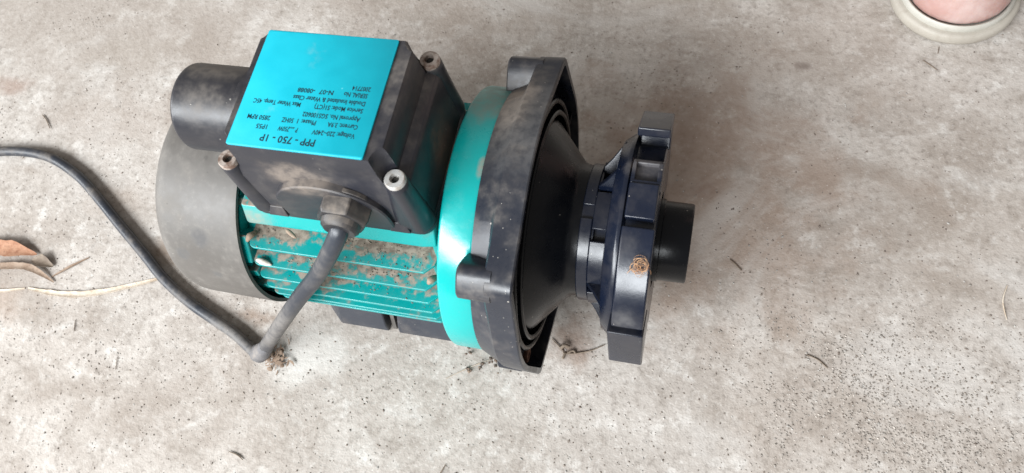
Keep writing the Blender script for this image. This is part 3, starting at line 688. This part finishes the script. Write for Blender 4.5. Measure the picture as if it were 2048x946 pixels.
# root twig right of the flange
rt = twig('dark rooty twig on the floor between flange and union nut', [(-0.1, -4.9), (0.8, -5.6), (1.05, -5.85), (2.11, -5.6), (2.97, -5.25), (3.8, -4.7)], 0.07)
for pts, r in (([(0.7, -5.5, 0.0), (0.95, -5.3, 0.25), (1.3, -5.35, 0.1)], 0.13), ([(1.05, -5.8, 0), (0.95, -6.25, 0.05)], 0.09), ([(1.2, -5.8, 0.05), (1.6, -5.55, 0.1), (1.8, -5.7, 0)], 0.09)):
    P = spline([(p[0], p[1], -H + r + p[2]) for p in pts], 4); mb = MB(); tube(mb, P, r, 6); mb.build('side_root', 'twig', rt, sharp=70)
# seed stalk
ss = twig('dried seed stalk with dark clumps beside the flange foot', [(-7.3, -9.15), (-6.04, -8.25), (-4.87, -7.5), (-4.1, -7.1)], 0.04, 'straw', 'seed_stalk', None)
ss['category'] = 'seed stalk'
rs = random.Random(5)
for (x, y, k) in ((-4.75, -7.75, 8), (-4.05, -7.15, 9), (-5.95, -6.95, 6), (-5.7, -8.2, 4), (-3.75, -7.75, 3)):
    its = [(x + rs.gauss(0, 0.15), y + rs.gauss(0, 0.17), -H + 0.12 + rs.random() * 0.25, rs.uniform(0.07, 0.15), rs.choice(((0.06, 0.045, 0.035), (0.11, 0.07, 0.05), (0.2, 0.14, 0.1)))) for _ in range(k)]
    grains('seed_clump', its, parent=ss)
# root fibre tuft on the union nut
P0 = Vector((6.33, -4.07, 6.0)); nrm = Vector((0, -0.56, 0.83)); tx = Vector((1, 0, 0)); ty = nrm.cross(tx)
mb = MB(); rr_ = random.Random(3)
for k in range(34):
    c0 = (rr_.gauss(-0.05, 0.16), rr_.gauss(0, 0.16)); R0 = rr_.uniform(0.06, 0.4); a0 = rr_.uniform(0, 6.28); da = rr_.uniform(1.5, 4.5); pts = []
    for i in range(9):
        q = a0 + da * i / 8
        pts.append(P0 + tx * (c0[0] + R0 * cos(q)) + ty * (c0[1] + R0 * sin(q)) + nrm * (0.37 + 0.13 * sin(q * 1.7 + k)))
    tube(mb, pts, rr_.uniform(0.006, 0.014), 4)
pts = [P0 + tx * a + ty * b + nrm * 0.34 for a, b in ((-0.05, -0.05), (-0.35, -0.35), (-0.55, -0.25), (-0.75, -0.5))]
tube(mb, spline(pts, 4), 0.022, 4)
tf = mb.build('root_fibre_tuft', 'root', None, sharp=80); tag(tf, 'orange tuft of curled root fibres stuck on the union nut', 'root tuft')
# husks between the fins
def husk(label, x, y, z, ln, ww, ang, mat):
    mb = MB(); rings = []
    for i in range(8):
        u = i / 7; r = ww * sin(pi * (0.06 + 0.9 * u)) ** 0.7
        rings.append([(x + cos(ang) * (u - 0.5) * ln - sin(ang) * r * cos(q), y + sin(ang) * (u - 0.5) * ln + cos(ang) * r * cos(q), z + r * 0.7 * sin(q) + 0.1 * sin(u * 5)) for q in [2 * pi * k / 8 for k in range(8)]])
    mb.loft(rings); o = mb.build('insect_husk', mat, None, sharp=80); tag(o, label, 'husk', 'husks caught between the fins'); return o
husk('whitish dried husk on a fin beside the fan cover', -16.75, -6.35, 3.45, 1.1, 0.2, -0.15, 'husk')
husk('brown husk tucked behind the whitish one near the fan cover', -17.35, -5.2, 4.75, 0.9, 0.24, 1.2, 'leaf2')
husk('brown husk at the end of the fins against the teal ring', -5.6, -6.0, 4.0, 0.8, 0.25, 1.0, 'leaf2')
husk('small brown scrap on the saddle lip left of the cable', -14.6, -4.85, 5.2, 0.9, 0.14, -0.5, 'leaf2')

# ------------------------------------------------------------------ clog and heel
CX, CY = 27.0, 28.75; TL = radians(-6)
def clog_ring(off, z, n=64, ln=20.0):
    pts = []
    for k in range(n):
        q = 2 * pi * k / n; R0 = 4.85 - off
        u = sin(q)                      # -1 heel .. 1 toe
        x = R0 * cos(q) * (1 + 0.10 * max(0, u)); y = R0 * sin(q) if u < 0 else (R0 + ln - 5) * u ** 0.85
        pts.append((CX + x * cos(TL) - y * sin(TL), CY + x * sin(TL) + y * cos(TL), -H + z))
    return pts
clog = empty('clog', W(CX, CY, -H))
tag(clog, 'cream foam clog with a pale collar at the upper right corner', 'clog')
inv = Matrix.Translation(-clog.location)
def under(o, par, loc):
    o.parent = par; o.matrix_parent_inverse = Matrix.Translation(-loc); return o
mb = MB(); mb.loft([clog_ring(0.3, 0.02), clog_ring(0.08, 0.15), clog_ring(0, 0.4), clog_ring(0.02, 0.85), clog_ring(0.12, 1.02), clog_ring(0.3, 1.1), clog_ring(0.8, 1.12)])
under(mb.build('sole', 'clog', None, sharp=50), clog, clog.location)
mb = MB(); mb.loft([clog_ring(0.52, 1.08), clog_ring(0.50, 1.3), clog_ring(0.56, 1.5), clog_ring(0.68, 1.62), clog_ring(0.82, 1.58), clog_ring(0.9, 1.45), clog_ring(0.95, 1.14)], True, True)
under(mb.build('collar', 'clogrim', None, sharp=60), clog, clog.location)
mb = MB(); rings = []
for j in range(9):     # closed upper over the front of the foot
    u = j / 8; y0 = 8.5 + 11.0 * u; hw = 4.75 * sqrt(max(0.0, 1 - u ** 3)) + 0.3; hh = 6.6 - 3.6 * u
    rings.append([(CX + (hw * cos(q)) * cos(TL) - y0 * sin(TL), CY + hw * cos(q) * sin(TL) + y0 * cos(TL), -H + 0.8 + hh * max(0.0, sin(q)) ** 0.8) for q in [pi * k / 16 for k in range(17)]])
mb.loft(rings, True, True, closed=False)
under(mb.build('upper', 'clog', None, sharp=60), clog, clog.location)

pers = MB()
def fl_ring(cx, cy, rx, ry, z, n=28):
    return [(CX + (cx + rx * cos(2 * pi * k / n)) * cos(TL) - (cy + ry * sin(2 * pi * k / n)) * sin(TL), CY + (cx + rx * cos(2 * pi * k / n)) * sin(TL) + (cy + ry * sin(2 * pi * k / n)) * cos(TL), -H + z) for k in range(n)]
pers.loft([fl_ring(0, 0.6, 2.4, 2.6, 1.15), fl_ring(0, 0.1, 3.8, 3.8, 1.25), fl_ring(0, 0.0, 4.02, 4.02, 1.55), fl_ring(0, 0.02, 3.98, 3.98, 2.2), fl_ring(0, 0.35, 3.6, 3.65, 3.6), fl_ring(0, 1.0, 3.0, 3.2, 5.6), fl_ring(0, 1.8, 3.0, 3.4, 7.4), fl_ring(0, 2.2, 3.0, 3.6, 9.0), fl_ring(0, 2.1, 2.9, 3.5, 12), fl_ring(0, 1.9, 3.2, 3.8, 16), fl_ring(0, 1.6, 4.0, 4.6, 22), fl_ring(0, 1.3, 4.8, 5.4, 28), fl_ring(0, 1.4, 4.9, 5.5, 33), fl_ring(0, 1.8, 4.6, 5.1, 38)])
def fr2(y, hw, z0, z1, n=24):
    zc, hz = (z0 + z1) / 2, (z1 - z0) / 2
    return [(CX + hw * cos(2 * pi * k / n) * cos(TL) - y * sin(TL), CY + hw * cos(2 * pi * k / n) * sin(TL) + y * cos(TL), -H + zc + hz * sin(2 * pi * k / n)) for k in range(n)]
pers.loft([fr2(0.5, 2.2, 1.3, 6.5), fr2(3, 2.8, 1.3, 9), fr2(6, 3.0, 1.3, 8.0), fr2(9, 3.3, 1.3, 6.4), fr2(12, 3.7, 1.3, 5.0), fr2(15, 3.8, 1.3, 3.8), fr2(17, 3.2, 1.3, 3.3), fr2(18.2, 1.6, 1.5, 2.8)])
po = pers.build('person', 'skin', None, sharp=180)
rm = po.modifiers.new('skin', 'REMESH'); rm.mode = 'VOXEL'; rm.voxel_size = 0.0035; rm.use_smooth_shade = True
sm = po.modifiers.new('smooth', 'SMOOTH'); sm.iterations = 4; sm.factor = 0.5
tag(po, 'bare heel of a person standing in the cream clog', 'person')
